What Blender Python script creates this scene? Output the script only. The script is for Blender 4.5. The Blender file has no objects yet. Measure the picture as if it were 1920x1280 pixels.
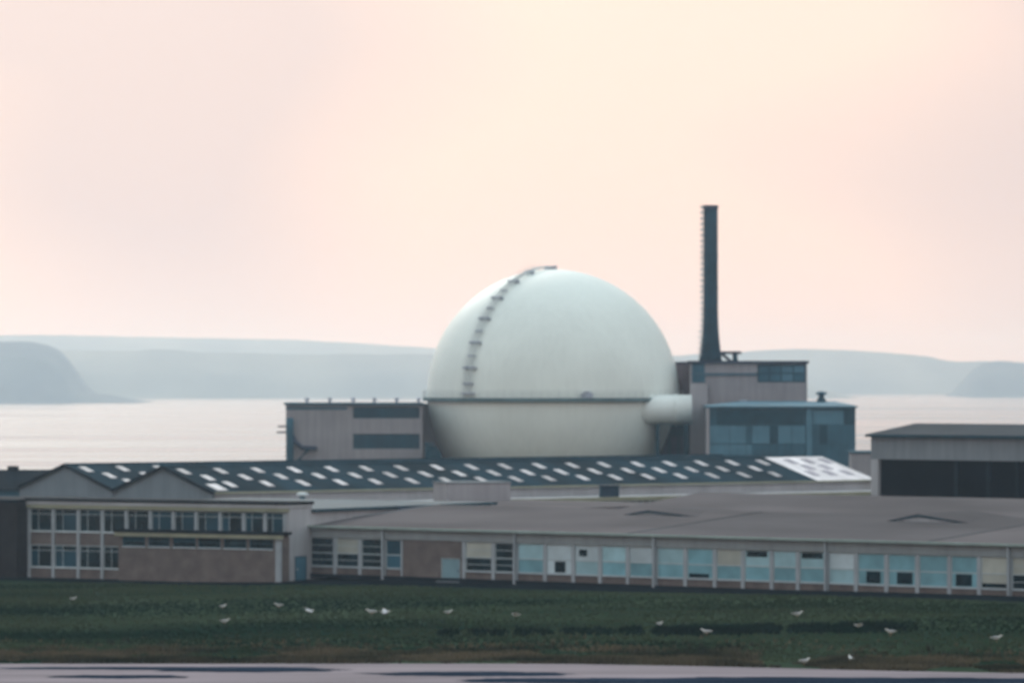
import bpy, math, random
from mathutils import Vector, noise
random.seed(7)
R = math.radians
scene = bpy.context.scene
COL = scene.collection

# ------------------------------------------------------------------ camera, sky, sun, exposure
FPX, CX, HY, CAMZ = 9500.0, 960.0, 705.0, 19.5      # focal length and horizon of the 1920 px photograph, camera height
cam_d = bpy.data.cameras.new('camera')
cam = bpy.data.objects.new('camera', cam_d); COL.objects.link(cam)
cam.location = (0, 0, CAMZ); cam.rotation_euler = (R(90), 0, 0)
cam_d.sensor_width = 36.0
cam_d.lens = 36.0 * FPX / 1920.0
cam_d.shift_y = (HY - 640.0) / 1920.0
cam_d.clip_start = 1.0; cam_d.clip_end = 30000.0
cam_d.dof.use_dof = True                             # the slide is softly out of focus
cam_d.dof.focus_distance = 95.0
cam_d.dof.aperture_fstop = 2.3
scene.camera = cam

SKY_HIGH = (0.79, 0.97, 1.05)                        # overcast overhead, cooler than the hazy horizon
SUN_EL, SUN_AZ = R(30), R(-14)                      # azimuth measured from +Y towards +X
w = bpy.data.worlds.new('World'); scene.world = w; w.use_nodes = True
nt = w.node_tree; N = nt.nodes; L = nt.links
bg = N['Background']; bg.inputs['Strength'].default_value = 0.1
sky = N.new('ShaderNodeTexSky'); sky.sky_type = 'NISHITA'; sky.sun_disc = False
sky.sun_elevation = SUN_EL; sky.sun_rotation = SUN_AZ; sky.dust_density = 4.0
tc = N.new('ShaderNodeTexCoord')
mp = N.new('ShaderNodeMapping'); mp.inputs['Scale'].default_value = (1, 1, 2.2); mp.inputs['Location'].default_value = (0.4816, -3.6811, 2.1155)
n1 = N.new('ShaderNodeTexNoise'); n1.inputs['Scale'].default_value = 6.5; n1.inputs['Detail'].default_value = 1.2; n1.inputs['Roughness'].default_value = 0.45
rp = N.new('ShaderNodeValToRGB')
rp.color_ramp.elements[0].position = 0.38; rp.color_ramp.elements[0].color = (0.73, 0.60, 0.595, 1)
rp.color_ramp.elements[1].position = 0.58; rp.color_ramp.elements[1].color = (1.0, 0.745, 0.64, 1)
sc_ = N.new('ShaderNodeVectorMath'); sc_.operation = 'SCALE'; sc_.inputs['Scale'].default_value = 10.9
mx = N.new('ShaderNodeMix'); mx.data_type = 'RGBA'; mx.inputs['Factor'].default_value = 0.90
L.new(tc.outputs['Generated'], mp.inputs['Vector']); L.new(mp.outputs[0], n1.inputs['Vector'])
L.new(n1.outputs['Fac'], rp.inputs['Fac']); 
sx = N.new('ShaderNodeSeparateXYZ'); L.new(tc.outputs['Generated'], sx.inputs[0])
el = N.new('ShaderNodeMapRange'); el.interpolation_type = 'SMOOTHSTEP'
el.inputs['From Min'].default_value = 0.05; el.inputs['From Max'].default_value = 0.55
L.new(sx.outputs['Z'], el.inputs['Value'])
hi = N.new('ShaderNodeMix'); hi.data_type = 'RGBA'; hi.inputs['B'].default_value = (*SKY_HIGH, 1)
L.new(el.outputs[0], hi.inputs['Factor']); L.new(rp.outputs['Color'], hi.inputs['A']); L.new(hi.outputs['Result'], sc_.inputs[0])
L.new(sky.outputs['Color'], mx.inputs['A']); L.new(sc_.outputs[0], mx.inputs['B']); L.new(mx.outputs['Result'], bg.inputs['Color'])

sd = bpy.data.lights.new('sun', 'SUN'); sd.energy = 1.5; sd.angle = R(24); sd.color = (1.0, 0.95, 0.88)
so = bpy.data.objects.new('sun', sd); COL.objects.link(so)
sdir = Vector((math.sin(SUN_AZ)*math.cos(SUN_EL), math.cos(SUN_AZ)*math.cos(SUN_EL), math.sin(SUN_EL)))
so.rotation_euler = sdir.to_track_quat('Z', 'Y').to_euler(); so.location = sdir * 300

vs = scene.view_settings
vs.view_transform = 'Standard'; vs.look = 'None'; vs.gamma = 1.0; vs.use_curve_mapping = False; vs.exposure = 0.0
scene.cycles.use_denoising = True
scene.cycles.max_bounces = 8; scene.cycles.volume_bounces = 6
scene.cycles.filter_width = 1.8

# ------------------------------------------------------------------ helpers
def at(px, py, d):
    """a pixel of the photograph at depth d, as a point of the place"""
    return Vector(((px - CX) / FPX * d, d, CAMZ - (py - HY) / FPX * d))
def zz(py, d): return CAMZ - (py - HY) / FPX * d
def solve_s(O, a, px, t=0.0):
    ox, oy = O[0] - t*math.sin(a), O[1] + t*math.cos(a)
    k = (px - CX) / FPX
    return (k*oy - ox) / (math.cos(a) - k*math.sin(a))

class MB:
    def __init__(s): s.v, s.f, s.m = [], [], []
    def box(s, x0, x1, y0, y1, z0, z1, m=0):
        b = len(s.v)
        s.v += [(x0,y0,z0),(x1,y0,z0),(x1,y1,z0),(x0,y1,z0),(x0,y0,z1),(x1,y0,z1),(x1,y1,z1),(x0,y1,z1)]
        s.f += [tuple(b+i for i in q) for q in ((3,2,1,0),(4,5,6,7),(0,1,5,4),(1,2,6,5),(2,3,7,6),(3,0,4,7))]
        s.m += [m]*6; return s
    def poly(s, pts, m=0):
        b = len(s.v); s.v += [tuple(p) for p in pts]; s.f.append(tuple(range(b, b+len(pts)))); s.m.append(m); return s
    def prism(s, prof, x0, x1):
        """profile of (y, z) points, extruded along x"""
        n = len(prof); b = len(s.v)
        s.v += [(x0, y, z) for y, z in prof] + [(x1, y, z) for y, z in prof]
        s.f.append(tuple(range(b, b+n))); s.f.append(tuple(range(b+2*n-1, b+n-1, -1)))
        for i in range(n):
            j = (i+1) % n; s.f.append((b+j, b+i, b+n+i, b+n+j))
        s.m += [0]*(n+2); return s
    def prismy(s, prof, y0, y1):
        """profile of (x, z) points, extruded along y"""
        n = len(prof); b = len(s.v)
        s.v += [(x, y0, z) for x, z in prof] + [(x, y1, z) for x, z in prof]
        s.f.append(tuple(range(b, b+n))); s.f.append(tuple(range(b+2*n-1, b+n-1, -1)))
        for i in range(n):
            j = (i+1) % n; s.f.append((b+j, b+i, b+n+i, b+n+j))
        s.m += [0]*(n+2); return s
    def slab(s, p00, p10, p11, p01, th):
        """a sloping sheet with thickness, four corners of its top"""
        P = [Vector(p) for p in (p00, p10, p11, p01)]
        n = (P[1]-P[0]).cross(P[3]-P[0]).normalized() * th
        b = len(s.v); s.v += [tuple(p) for p in P] + [tuple(p-n) for p in P]
        s.f += [tuple(b+i for i in q) for q in ((0,1,2,3),(7,6,5,4),(0,4,5,1),(1,5,6,2),(2,6,7,3),(3,7,4,0))]
        s.m += [0]*6; return s
    def rings(s, rings, cap=True):
        b = len(s.v); n = len(rings[0])
        for r in rings: s.v += [tuple(p) for p in r]
        for i in range(len(rings)-1):
            for j in range(n):
                k = (j+1) % n
                s.f.append((b+i*n+j, b+i*n+k, b+(i+1)*n+k, b+(i+1)*n+j)); s.m.append(0)
        if cap:
            s.f.append(tuple(b+j for j in reversed(range(n)))); s.f.append(tuple(b+(len(rings)-1)*n+j for j in range(n))); s.m += [0, 0]
        return s
    def tube(s, pts, r, n=8):
        pts = [Vector(p) for p in pts]; rg = []
        for i, p in enumerate(pts):
            d = (pts[min(i+1, len(pts)-1)] - pts[max(i-1, 0)]).normalized()
            a = d.cross(Vector((0,0,1)) if abs(d.z) < 0.95 else Vector((1,0,0))).normalized(); c = d.cross(a)
            rr = r[i] if isinstance(r, (list, tuple)) else r
            rg.append([p + a*math.cos(q)*rr + c*math.sin(q)*rr for q in (2*math.pi*k/n for k in range(n))])
        return s.rings(rg)
    def mesh(s, name, smooth=False):
        me = bpy.data.meshes.new(name); me.from_pydata(s.v, [], s.f)
        for p, m in zip(me.polygons, s.m): p.material_index = m; p.use_smooth = smooth
        me.update(); return me
    def build(s, name, mat, parent=None, smooth=False):
        return link(name, s.mesh(name, smooth), mat, parent)

def link(name, me, mat, parent=None, loc=None):
    if not me.materials:
        for m in (mat if isinstance(mat, (list, tuple)) else [mat]): me.materials.append(m)
    o = bpy.data.objects.new(name, me); COL.objects.link(o)
    if parent is not None: o.parent = parent
    if loc is not None: o.location = loc
    return o
def tag(o, label=None, cat=None, group=None, kind=None):
    for k, v in (('label', label), ('category', cat), ('group', group), ('kind', kind)):
        if v: o[k] = v
    return o
def root(name, label, cat, loc, a=0.0, group=None):
    o = bpy.data.objects.new(name, None); COL.objects.link(o)
    o.location = (loc[0], loc[1], loc[2] if len(loc) > 2 else 0.0); o.rotation_euler = (0, 0, a); o.empty_display_size = 0.5
    return tag(o, label, cat, group)

def M(name, col, rough=0.8, var=0.18, scale=0.4, spec=0.25, streak=0.0, bump=0.0, col2=None, stretch=(1,1,1), pos=(0.35, 0.65), fine=0.5, rand=0.0, seams=None):
    m = bpy.data.materials.new(name); m.use_nodes = True
    nt = m.node_tree; N = nt.nodes; L = nt.links; b = N['Principled BSDF']
    b.inputs['Roughness'].default_value = rough; b.inputs['Specular IOR Level'].default_value = spec
    tc = N.new('ShaderNodeTexCoord'); mp = N.new('ShaderNodeMapping'); mp.inputs['Scale'].default_value = stretch
    L.new(tc.outputs['Object'], mp.inputs['Vector'])
    n = N.new('ShaderNodeTexNoise'); n.inputs['Scale'].default_value = scale; n.inputs['Detail'].default_value = 6; n.inputs['Roughness'].default_value = fine
    L.new(mp.outputs[0], n.inputs['Vector'])
    r = N.new('ShaderNodeValToRGB'); e = r.color_ramp.elements
    e[0].position, e[1].position = pos
    e[0].color = tuple(c*(1-var) for c in col) + (1,)
    e[1].color = (tuple(col2) if col2 else tuple(min(1, c*(1+var)) for c in col)) + (1,)
    L.new(n.outputs['Fac'], r.inputs['Fac']); out = r.outputs['Color']
    if streak:
        mp2 = N.new('ShaderNodeMapping'); mp2.inputs['Scale'].default_value = (1.6, 1.6, 0.09)
        n2 = N.new('ShaderNodeTexNoise'); n2.inputs['Scale'].default_value = 1.0; n2.inputs['Detail'].default_value = 5
        L.new(tc.outputs['Object'], mp2.inputs['Vector']); L.new(mp2.outputs[0], n2.inputs['Vector'])
        r2 = N.new('ShaderNodeMapRange'); r2.inputs['From Min'].default_value = 0.3; r2.inputs['From Max'].default_value = 0.6
        r2.inputs['To Min'].default_value = 1 - streak; r2.inputs['To Max'].default_value = 1.0
        L.new(n2.outputs['Fac'], r2.inputs['Value'])
        mu = N.new('ShaderNodeMix'); mu.data_type = 'RGBA'; mu.blend_type = 'MULTIPLY'; mu.inputs['Factor'].default_value = 1.0
        L.new(out, mu.inputs['A']); L.new(r2.outputs[0], mu.inputs['B']); out = mu.outputs['Result']
    if rand:
        oi = N.new('ShaderNodeObjectInfo'); rr = N.new('ShaderNodeMapRange')
        rr.inputs['To Min'].default_value = 1 - rand; rr.inputs['To Max'].default_value = 1 + rand*0.35
        L.new(oi.outputs['Random'], rr.inputs['Value'])
        mu = N.new('ShaderNodeMix'); mu.data_type = 'RGBA'; mu.blend_type = 'MULTIPLY'; mu.inputs['Factor'].default_value = 1.0
        L.new(out, mu.inputs['A']); L.new(rr.outputs[0], mu.inputs['B']); out = mu.outputs['Result']
    if seams:                                   # faint joints of felt strips or plates: (width, row height, darkening, offset vector)
        bw, rh, dk = seams
        br = N.new('ShaderNodeTexBrick'); br.inputs['Scale'].default_value = 1.0
        br.inputs['Brick Width'].default_value = bw; br.inputs['Row Height'].default_value = rh; br.inputs['Mortar Size'].default_value = 0.07
        br.inputs['Mortar Smooth'].default_value = 0.6
        br.inputs['Color1'].default_value = (1, 1, 1, 1); br.inputs['Color2'].default_value = (1-dk*0.4,)*3 + (1,); br.inputs['Mortar'].default_value = (1-dk,)*3 + (1,)
        L.new(tc.outputs['Object'], br.inputs['Vector'])
        mu = N.new('ShaderNodeMix'); mu.data_type = 'RGBA'; mu.blend_type = 'MULTIPLY'; mu.inputs['Factor'].default_value = 1.0
        L.new(out, mu.inputs['A']); L.new(br.outputs['Color'], mu.inputs['B']); out = mu.outputs['Result']
    L.new(out, b.inputs['Base Color'])
    if bump:
        bp = N.new('ShaderNodeBump'); bp.inputs['Strength'].default_value = bump; bp.inputs['Distance'].default_value = 0.1
        n3 = N.new('ShaderNodeTexNoise'); n3.inputs['Scale'].default_value = scale*6; n3.inputs['Detail'].default_value = 4
        L.new(mp.outputs[0], n3.inputs['Vector']); L.new(n3.outputs['Fac'], bp.inputs['Height']); L.new(bp.outputs[0], b.inputs['Normal'])
    return m

def MBRICK(name, c1, c2, mortar):
    m = bpy.data.materials.new(name); m.use_nodes = True
    nt = m.node_tree; N = nt.nodes; L = nt.links; b = N['Principled BSDF']
    b.inputs['Roughness'].default_value = 0.9; b.inputs['Specular IOR Level'].default_value = 0.15
    tc = N.new('ShaderNodeTexCoord'); mp = N.new('ShaderNodeMapping'); mp.inputs['Rotation'].default_value = (R(90), 0, 0)
    br = N.new('ShaderNodeTexBrick'); br.inputs['Scale'].default_value = 4.4
    br.inputs['Color1'].default_value = (*c1, 1); br.inputs['Color2'].default_value = (*c2, 1); br.inputs['Mortar'].default_value = (*mortar, 1)
    br.inputs['Mortar Size'].default_value = 0.015
    L.new(tc.outputs['Object'], mp.inputs['Vector']); L.new(mp.outputs[0], br.inputs['Vector'])
    n = N.new('ShaderNodeTexNoise'); n.inputs['Scale'].default_value = 0.8; n.inputs['Detail'].default_value = 6
    L.new(tc.outputs['Object'], n.inputs['Vector'])
    r = N.new('ShaderNodeMapRange'); r.inputs['From Min'].default_value = 0.3; r.inputs['From Max'].default_value = 0.7
    r.inputs['To Min'].default_value = 0.72; r.inputs['To Max'].default_value = 1.15
    L.new(n.outputs['Fac'], r.inputs['Value'])
    mu = N.new('ShaderNodeMix'); mu.data_type = 'RGBA'; mu.blend_type = 'MULTIPLY'; mu.inputs['Factor'].default_value = 1.0
    L.new(br.outputs['Color'], mu.inputs['A']); L.new(r.outputs[0], mu.inputs['B']); L.new(mu.outputs['Result'], b.inputs['Base Color'])
    return m

# ------------------------------------------------------------------ materials
mt = {}
mt['grass']   = M('grass_ground', (0.011, 0.036, 0.021), 0.95, 0.4, 0.05, 0.0, col2=(0.040, 0.058, 0.034), stretch=(0.5, 1, 1), bump=0.3)
mt['blade']   = M('grass_blades', (0.015, 0.046, 0.024), 0.95, 0.45, 0.045, 0.0, col2=(0.062, 0.078, 0.042), rand=0.0, stretch=(0.5, 1, 1))
mt['drygrass']= M('dry_grass', (0.030, 0.040, 0.024), 0.9, 0.4, 0.12, 0.05, col2=(0.135, 0.105, 0.066))
mt['rush']    = M('dark_rush', (0.006, 0.020, 0.014), 1.0, 0.4, 0.2, 0.0)
mt['concrete']= M('runway_concrete', (0.20, 0.165, 0.185), 0.85, 0.2, 0.25, 0.05, stretch=(0.25, 1, 1), bump=0.1)
mt['tar']     = M('tar', (0.016, 0.026, 0.045), 1.0, 0.4, 0.4, 0.0, stretch=(0.2, 1, 1))
mt['foot_shade'] = M('foot_shade', (0.008, 0.012, 0.015), 1.0, 0.3, 0.3, 0.0)  # near-black colour standing in for shade at the building feet
mt['white']   = M('reactor_white', (0.80, 0.84, 0.795), 0.55, 0.04, 0.10, 0.3, streak=0.05)
mt['white2']  = M('duct_white', (0.72, 0.76, 0.74), 0.55, 0.04, 0.3, 0.3)
mt['ring']    = M('walkway_grey', (0.10, 0.16, 0.18), 0.8, 0.2, 0.5, 0.2)
mt['rail']    = M('railing_grey', (0.55, 0.58, 0.58), 0.6, 0.1, 0.5, 0.2)
mt['steel']   = M('dark_steel', (0.030, 0.045, 0.075), 0.8, 0.25, 0.6, 0.15)
mt['ladderd'] = M('ladder_grey', (0.33, 0.36, 0.43), 0.8, 0.2, 0.6, 0.15)
mt['stack']   = M('stack_steel', (0.010, 0.042, 0.065), 0.85, 0.25, 0.5, 0.1, streak=0.25)
mt['mauve']   = M('render_mauve', (0.285, 0.268, 0.285), 0.9, 0.08, 0.25, 0.15, streak=0.15)
mt['mauvel']  = M('render_light', (0.36, 0.34, 0.36), 0.9, 0.08, 0.25, 0.15, streak=0.12)
mt['rust']    = M('brown_cladding', (0.19, 0.14, 0.15), 0.9, 0.15, 0.3, 0.15, streak=0.2)
mt['teal_d']  = M('teal_dark', (0.006, 0.045, 0.068), 0.7, 0.2, 0.5, 0.2)
mt['teal']    = M('teal_cladding', (0.035, 0.105, 0.15), 0.8, 0.14, 0.3, 0.15, streak=0.15)
mt['teal_l']  = M('teal_panel', (0.075, 0.18, 0.245), 0.7, 0.14, 0.3, 0.2, streak=0.1)
mt['glass_d'] = M('glass_dark', (0.004, 0.018, 0.026), 0.12, 0.6, 0.6, 0.4, rand=0.4)
mt['glass_b'] = M('glass_band', (0.004, 0.044, 0.070), 0.35, 0.25, 0.35, 0.25)
mt['blind_t'] = M('blind_teal', (0.17, 0.36, 0.42), 0.4, 0.15, 0.6, 0.3, rand=0.22)
mt['blind_l'] = M('blind_pale_teal', (0.31, 0.49, 0.54), 0.4, 0.12, 0.6, 0.3, rand=0.22)
mt['blind_w'] = M('blind_white', (0.48, 0.57, 0.61), 0.4, 0.1, 0.6, 0.3, rand=0.22)
mt['blind_c'] = M('blind_cream', (0.44, 0.45, 0.40), 0.5, 0.1, 0.6, 0.3, rand=0.22)
mt['frame']   = M('frame_pale', (0.40, 0.46, 0.48), 0.6, 0.08, 0.8, 0.25)
mt['post']    = M('post_pale', (0.34, 0.37, 0.40), 0.8, 0.1, 0.5, 0.2, streak=0.1)
mt['sill']    = M('sill_white', (0.56, 0.60, 0.62), 0.7, 0.08, 0.5, 0.2)
mt['gwall']   = M('wall_grey', (0.20, 0.22, 0.24), 0.9, 0.1, 0.25, 0.15, streak=0.15)
mt['gwalll']  = M('wall_pale_grey', (0.40, 0.40, 0.42), 0.9, 0.1, 0.25, 0.15, streak=0.12)
mt['labfascia'] = M('fascia_grey', (0.27, 0.29, 0.30), 0.9, 0.08, 0.25, 0.1, streak=0.12)
mt['gable']   = M('gable_sheet', (0.185, 0.215, 0.245), 0.85, 0.07, 0.3, 0.15, streak=0.12)
mt['olive']   = M('fascia_olive', (0.27, 0.265, 0.19), 0.8, 0.12, 0.4, 0.2)
mt['gutter']  = M('gutter_green', (0.27, 0.33, 0.31), 0.7, 0.12, 0.5, 0.2)
mt['labroof'] = M('roof_felt_pink', (0.112, 0.098, 0.102), 0.95, 0.20, 0.07, 0.03, bump=0.1, rand=0.05, seams=(7.5, 3.2, 0.14), stretch=(0.6, 1.6, 1))
mt['labroof2']= M('roof_felt_grey', (0.097, 0.087, 0.092), 0.95, 0.20, 0.07, 0.03, bump=0.1, rand=0.05, seams=(7.5, 3.2, 0.14), stretch=(0.6, 1.6, 1))
mt['slate']   = M('roof_sheet_dark', (0.006, 0.028, 0.043), 0.95, 0.30, 0.25, 0.04, stretch=(1, 0.3, 1), rand=0.25)
mt['wroof']   = M('roof_sheet_glint', (0.76, 0.71, 0.73), 0.7, 0.14, 0.5, 0.2, stretch=(1, 0.3, 1), rand=0.12)  # white base colour includes the sky's glint on these sheets
mt['skyl']    = M('skylight_sheet', (0.56, 0.53, 0.55), 0.5, 0.2, 0.9, 0.3, rand=0.35)
mt['skyld']   = M('skylight_dirty', (0.30, 0.27, 0.32), 0.6, 0.25, 0.7, 0.25, rand=0.25)
mt['greyroof']= M('roof_grey_green', (0.050, 0.056, 0.064), 0.95, 0.15, 0.2, 0.05)
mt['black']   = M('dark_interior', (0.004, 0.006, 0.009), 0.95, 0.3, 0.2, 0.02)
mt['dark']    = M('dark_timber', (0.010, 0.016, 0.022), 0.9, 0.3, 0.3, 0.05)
mt['door_b']  = M('door_blue', (0.06, 0.17, 0.24), 0.6, 0.1, 0.5, 0.25)
mt['door_p']  = M('door_pale_blue', (0.18, 0.29, 0.33), 0.6, 0.1, 0.5, 0.25)
mt['brick']   = MBRICK('brick_brown', (0.155, 0.118, 0.108), (0.125, 0.098, 0.092), (0.20, 0.19, 0.18))
mt['brick_vig']  = MBRICK('brick_vignetted', (0.026, 0.022, 0.024), (0.018, 0.016, 0.018), (0.04, 0.04, 0.042))  # brick with the lens vignette's darkening put into its colour
mt['hill']    = M('hill_land_hazed', (0.12, 0.13, 0.105), 0.95, 0.2, 0.004, 0.05, col2=(0.20, 0.20, 0.16), stretch=(1, 0.5, 2))  # paler than the land itself, haze partly put into the colour
mt['cliff']   = M('headland_rock', (0.055, 0.070, 0.075), 0.95, 0.3, 0.01, 0.05, col2=(0.08, 0.095, 0.085), stretch=(1, 1, 2))
mt['gull_w']  = M('gull_white', (0.68, 0.65, 0.62), 0.8, 0.05, 3, 0.2)
mt['gull_g']  = M('gull_grey', (0.38, 0.39, 0.42), 0.8, 0.1, 3, 0.2)
mt['gull_leg']= M('gull_leg', (0.35, 0.20, 0.12), 0.7, 0.1, 3, 0.2)

def water():
    m = bpy.data.materials.new('sea_water'); m.use_nodes = True
    nt = m.node_tree; N = nt.nodes; L = nt.links; b = N['Principled BSDF']
    b.inputs['Base Color'].default_value = (0.03, 0.05, 0.06, 1); b.inputs['Roughness'].default_value = 0.22; b.inputs['IOR'].default_value = 1.33
    tc = N.new('ShaderNodeTexCoord')
    mp = N.new('ShaderNodeMapping'); mp.inputs['Scale'].default_value = (1, 0.35, 1)
    n = N.new('ShaderNodeTexNoise'); n.inputs['Scale'].default_value = 0.03; n.inputs['Detail'].default_value = 3; n.inputs['Roughness'].default_value = 0.5
    L.new(tc.outputs['Object'], mp.inputs['Vector']); L.new(mp.outputs[0], n.inputs['Vector'])
    bp = N.new('ShaderNodeBump'); bp.inputs['Strength'].default_value = 0.12; bp.inputs['Distance'].default_value = 1.0
    L.new(n.outputs['Fac'], bp.inputs['Height']); L.new(bp.outputs[0], b.inputs['Normal'])
    mp2 = N.new('ShaderNodeMapping'); mp2.inputs['Scale'].default_value = (0.15, 1, 1)
    n2 = N.new('ShaderNodeTexNoise'); n2.inputs['Scale'].default_value = 0.006; n2.inputs['Detail'].default_value = 4
    L.new(tc.outputs['Object'], mp2.inputs['Vector']); L.new(mp2.outputs[0], n2.inputs['Vector'])
    r = N.new('ShaderNodeMapRange'); r.inputs['From Min'].default_value = 0.35; r.inputs['From Max'].default_value = 0.65
    r.inputs['To Min'].default_value = 0.12; r.inputs['To Max'].default_value = 0.34
    L.new(n2.outputs['Fac'], r.inputs['Value']); L.new(r.outputs[0], b.inputs['Roughness'])
    return m
mt['sea'] = water()

# ------------------------------------------------------------------ setting: ground, runway, sea, hills
def smooth(a, b, x):
    t = max(0.0, min(1.0, (x-a)/(b-a))); return t*t*(3-2*t)
def ground_z(x, y):
    z = 0.55*smooth(-8, 40, x)*smooth(350, 400, y)*(1-smooth(520, 560, y))
    z -= 0.5*(1-smooth(-34, -8, x))*smooth(360, 400, y)*(1-smooth(560, 580, y))
    z += 0.10*noise.noise((x*0.05, y*0.05, 0.3))*smooth(352, 366, y)*(1-smooth(430, 450, y))
    return z - 31.0*smooth(995, 1040, y)

def grid(name, xs, ys, zf, mat, **kw):
    mb = MB(); nx, ny = len(xs), len(ys)
    mb.v = [(x, y, zf(x, y)) for y in ys for x in xs]
    for j in range(ny-1):
        for i in range(nx-1):
            mb.f.append((j*nx+i, j*nx+i+1, (j+1)*nx+i+1, (j+1)*nx+i)); mb.m.append(0)
    return mb.build(name, mat, smooth=True)
xs = [-700, -500, -350, -250, -180, -130] + [-100+2.5*i for i in range(81)] + [130, 180, 250, 350, 500, 700]
ys = [-350, -200, -100, 0, 100, 200, 260] + [300+2.5*i for i in range(110)] + [600, 680, 760, 840, 920, 980, 990, 995, 1000, 1007, 1015, 1022, 1030, 1036, 1042]
tag(grid('ground', xs, ys, ground_z, mt['grass']), kind='structure')

def road_edge(x): return 344.0 - 11.5*smooth(0, 38, x) - 0.02*max(0, x-38)
rx = [-320 + 4*i for i in range(161)]
mb = MB()
for i, x in enumerate(rx):
    e = road_edge(x) + 0.35*noise.noise((x*0.21, 3.1, 0)) + 0.2*noise.noise((x*0.9, 1.1, 0))
    mb.v += [(x, 262, 0.012), (x, e, 0.012)]
for i in range(len(rx)-1):
    mb.f.append((2*i, 2*i+2, 2*i+3, 2*i+1)); mb.m.append(0)
runway = tag(mb.build('runway', mt['concrete']), kind='structure')
mb0 = [(-20, 640, 1252.5, 6.0), (290, 640, 1256.5, 6.0), (90, 345, 1268.5, 7.0), (690, 1080, 1263, 9), (860, 1150, 1275, 9), (990, 2050, 1277, 17)]
for x0, x1, yc, hh in mb0:
    d = CAMZ*FPX/(yc-HY); dd = d*d/(CAMZ*FPX)*hh/2
    a, b = (x0-CX)/FPX*d, (x1-CX)/FPX*d; n = 110; pts = []
    for k in range(n):
        q = 2*math.pi*k/n; rr = 1 + 0.22*noise.noise((math.cos(q)*2+x0, math.sin(q)*2, yc)) + 0.16*noise.noise((math.cos(q)*9+x0, math.sin(q)*9, yc))
        pts.append(((a+b)/2 + (b-a)/2*math.cos(q)*rr, d + dd*math.sin(q)*rr, 0.016 + 0.0004*(x0 % 7)))
    MB().poly(pts).build('tar_patch', mt['tar'], runway)

# dark sheet standing in for shade along the foot of the long building is built with that building's frame below
mb = MB(); mb.poly([(-6400, 985, -28), (6400, 985, -28), (6400, 18000, -28), (-6400, 18000, -28)])
tag(mb.build('sea', mt['sea']), kind='structure')

def hill(name, d, pts, depth, mat, base=-29.5, cliff=0.35, rough=3.0, seed=0.0, step=18.0):
    """a range of land whose crest follows the given skyline at distance d"""
    P = [((px-CX)/FPX*d, zz(py, d)) for px, py in pts]
    def crest(x):
        if x <= P[0][0]: return P[0][1]
        for (xa, za), (xb, zb) in zip(P, P[1:]):
            if x <= xb:
                t = (x-xa)/(xb-xa); return za + (zb-za)*t
        return P[-1][1]
    n = int((P[-1][0]-P[0][0])/step); X = [P[0][0] + (P[-1][0]-P[0][0])*i/n for i in range(n+1)]
    T = [-0.30, -0.28, -0.26, -0.22, -0.15, -0.08, 0, 0.08, 0.2, 0.45, 0.8, 1.0]
    mb = MB()
    for t in T:
        for x in X:
            c = crest(x) + rough*0.25*noise.noise((x*0.02, seed, 0)); hgt = c - base
            if t <= 0:
                u = (t+0.30)/0.30
                f = 0 if u <= 0 else min(1.0, cliff*smooth(0, 0.25, u) + (1-cliff)*u**1.1)
            else: f = 1 - smooth(0, 1, t)
            z = base + hgt*f
            if 0 < f < 0.97: z += rough*noise.noise((x*0.008, t*6, seed))*min(1, hgt/40)
            y = d + t*depth + (18*noise.noise((x*0.006, seed+5, t)) if t < -0.01 else 0)
            mb.v.append((x, y, min(z, c)))
    nx = len(X)
    for j in range(len(T)-1):
        for i in range(nx-1):
            mb.f.append((j*nx+i, j*nx+i+1, (j+1)*nx+i+1, (j+1)*nx+i)); mb.m.append(0)
    return tag(mb.build(name, mat, smooth=True), kind='structure')
hill('headland', 9020, [(-900,662),(-420,648),(-180,642),(0,640),(60,641),(92,646),(108,655),(120,668),(130,686),(141,708),(152,728),(160,735),(200,740),(235,747),(262,753),(290,762)], 700, mt['cliff'], cliff=0.6, rough=8, seed=1, step=8)
hill('near_hills', 11110, [(-1400,650),(-600,662),(-100,659),(120,657),(180,657),(250,658.5),(272,655),(322,655),(348,660),(450,662),(560,664),(800,664),(950,667),(1150,672),(1350,690),(1500,715),(1600,745)], 1100, mt['hill'], cliff=0.3, rough=9, seed=2, step=28)
hill('far_ridge', 15600, [(-1500,628),(-500,627),(-100,627),(0,628),(100,628),(300,632),(560,637),(700,645),(850,655),(1000,664),(1200,690)], 1600, mt['hill'], cliff=0.2, rough=8, seed=3, step=40)
hill('far_hills', 13850, [(950,690),(1150,676),(1300,664),(1400,659),(1440,656),(1500,654),(1560,655),(1650,660),(1740,668),(1775,676),(1800,678),(1850,677),(1920,679),(2200,690),(2800,676),(3400,668)], 1400, mt['hill'], cliff=0.3, rough=8, seed=4, step=28)
hill('coast_knoll', 11700, [(1800,742),(1815,708),(1835,686),(1850,679),(1875,676),(1900,678),(1925,684),(1990,700),(2100,700),(2300,720),(2500,745)], 650, mt['cliff'], cliff=0.5, rough=5, seed=5, step=10)

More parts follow.
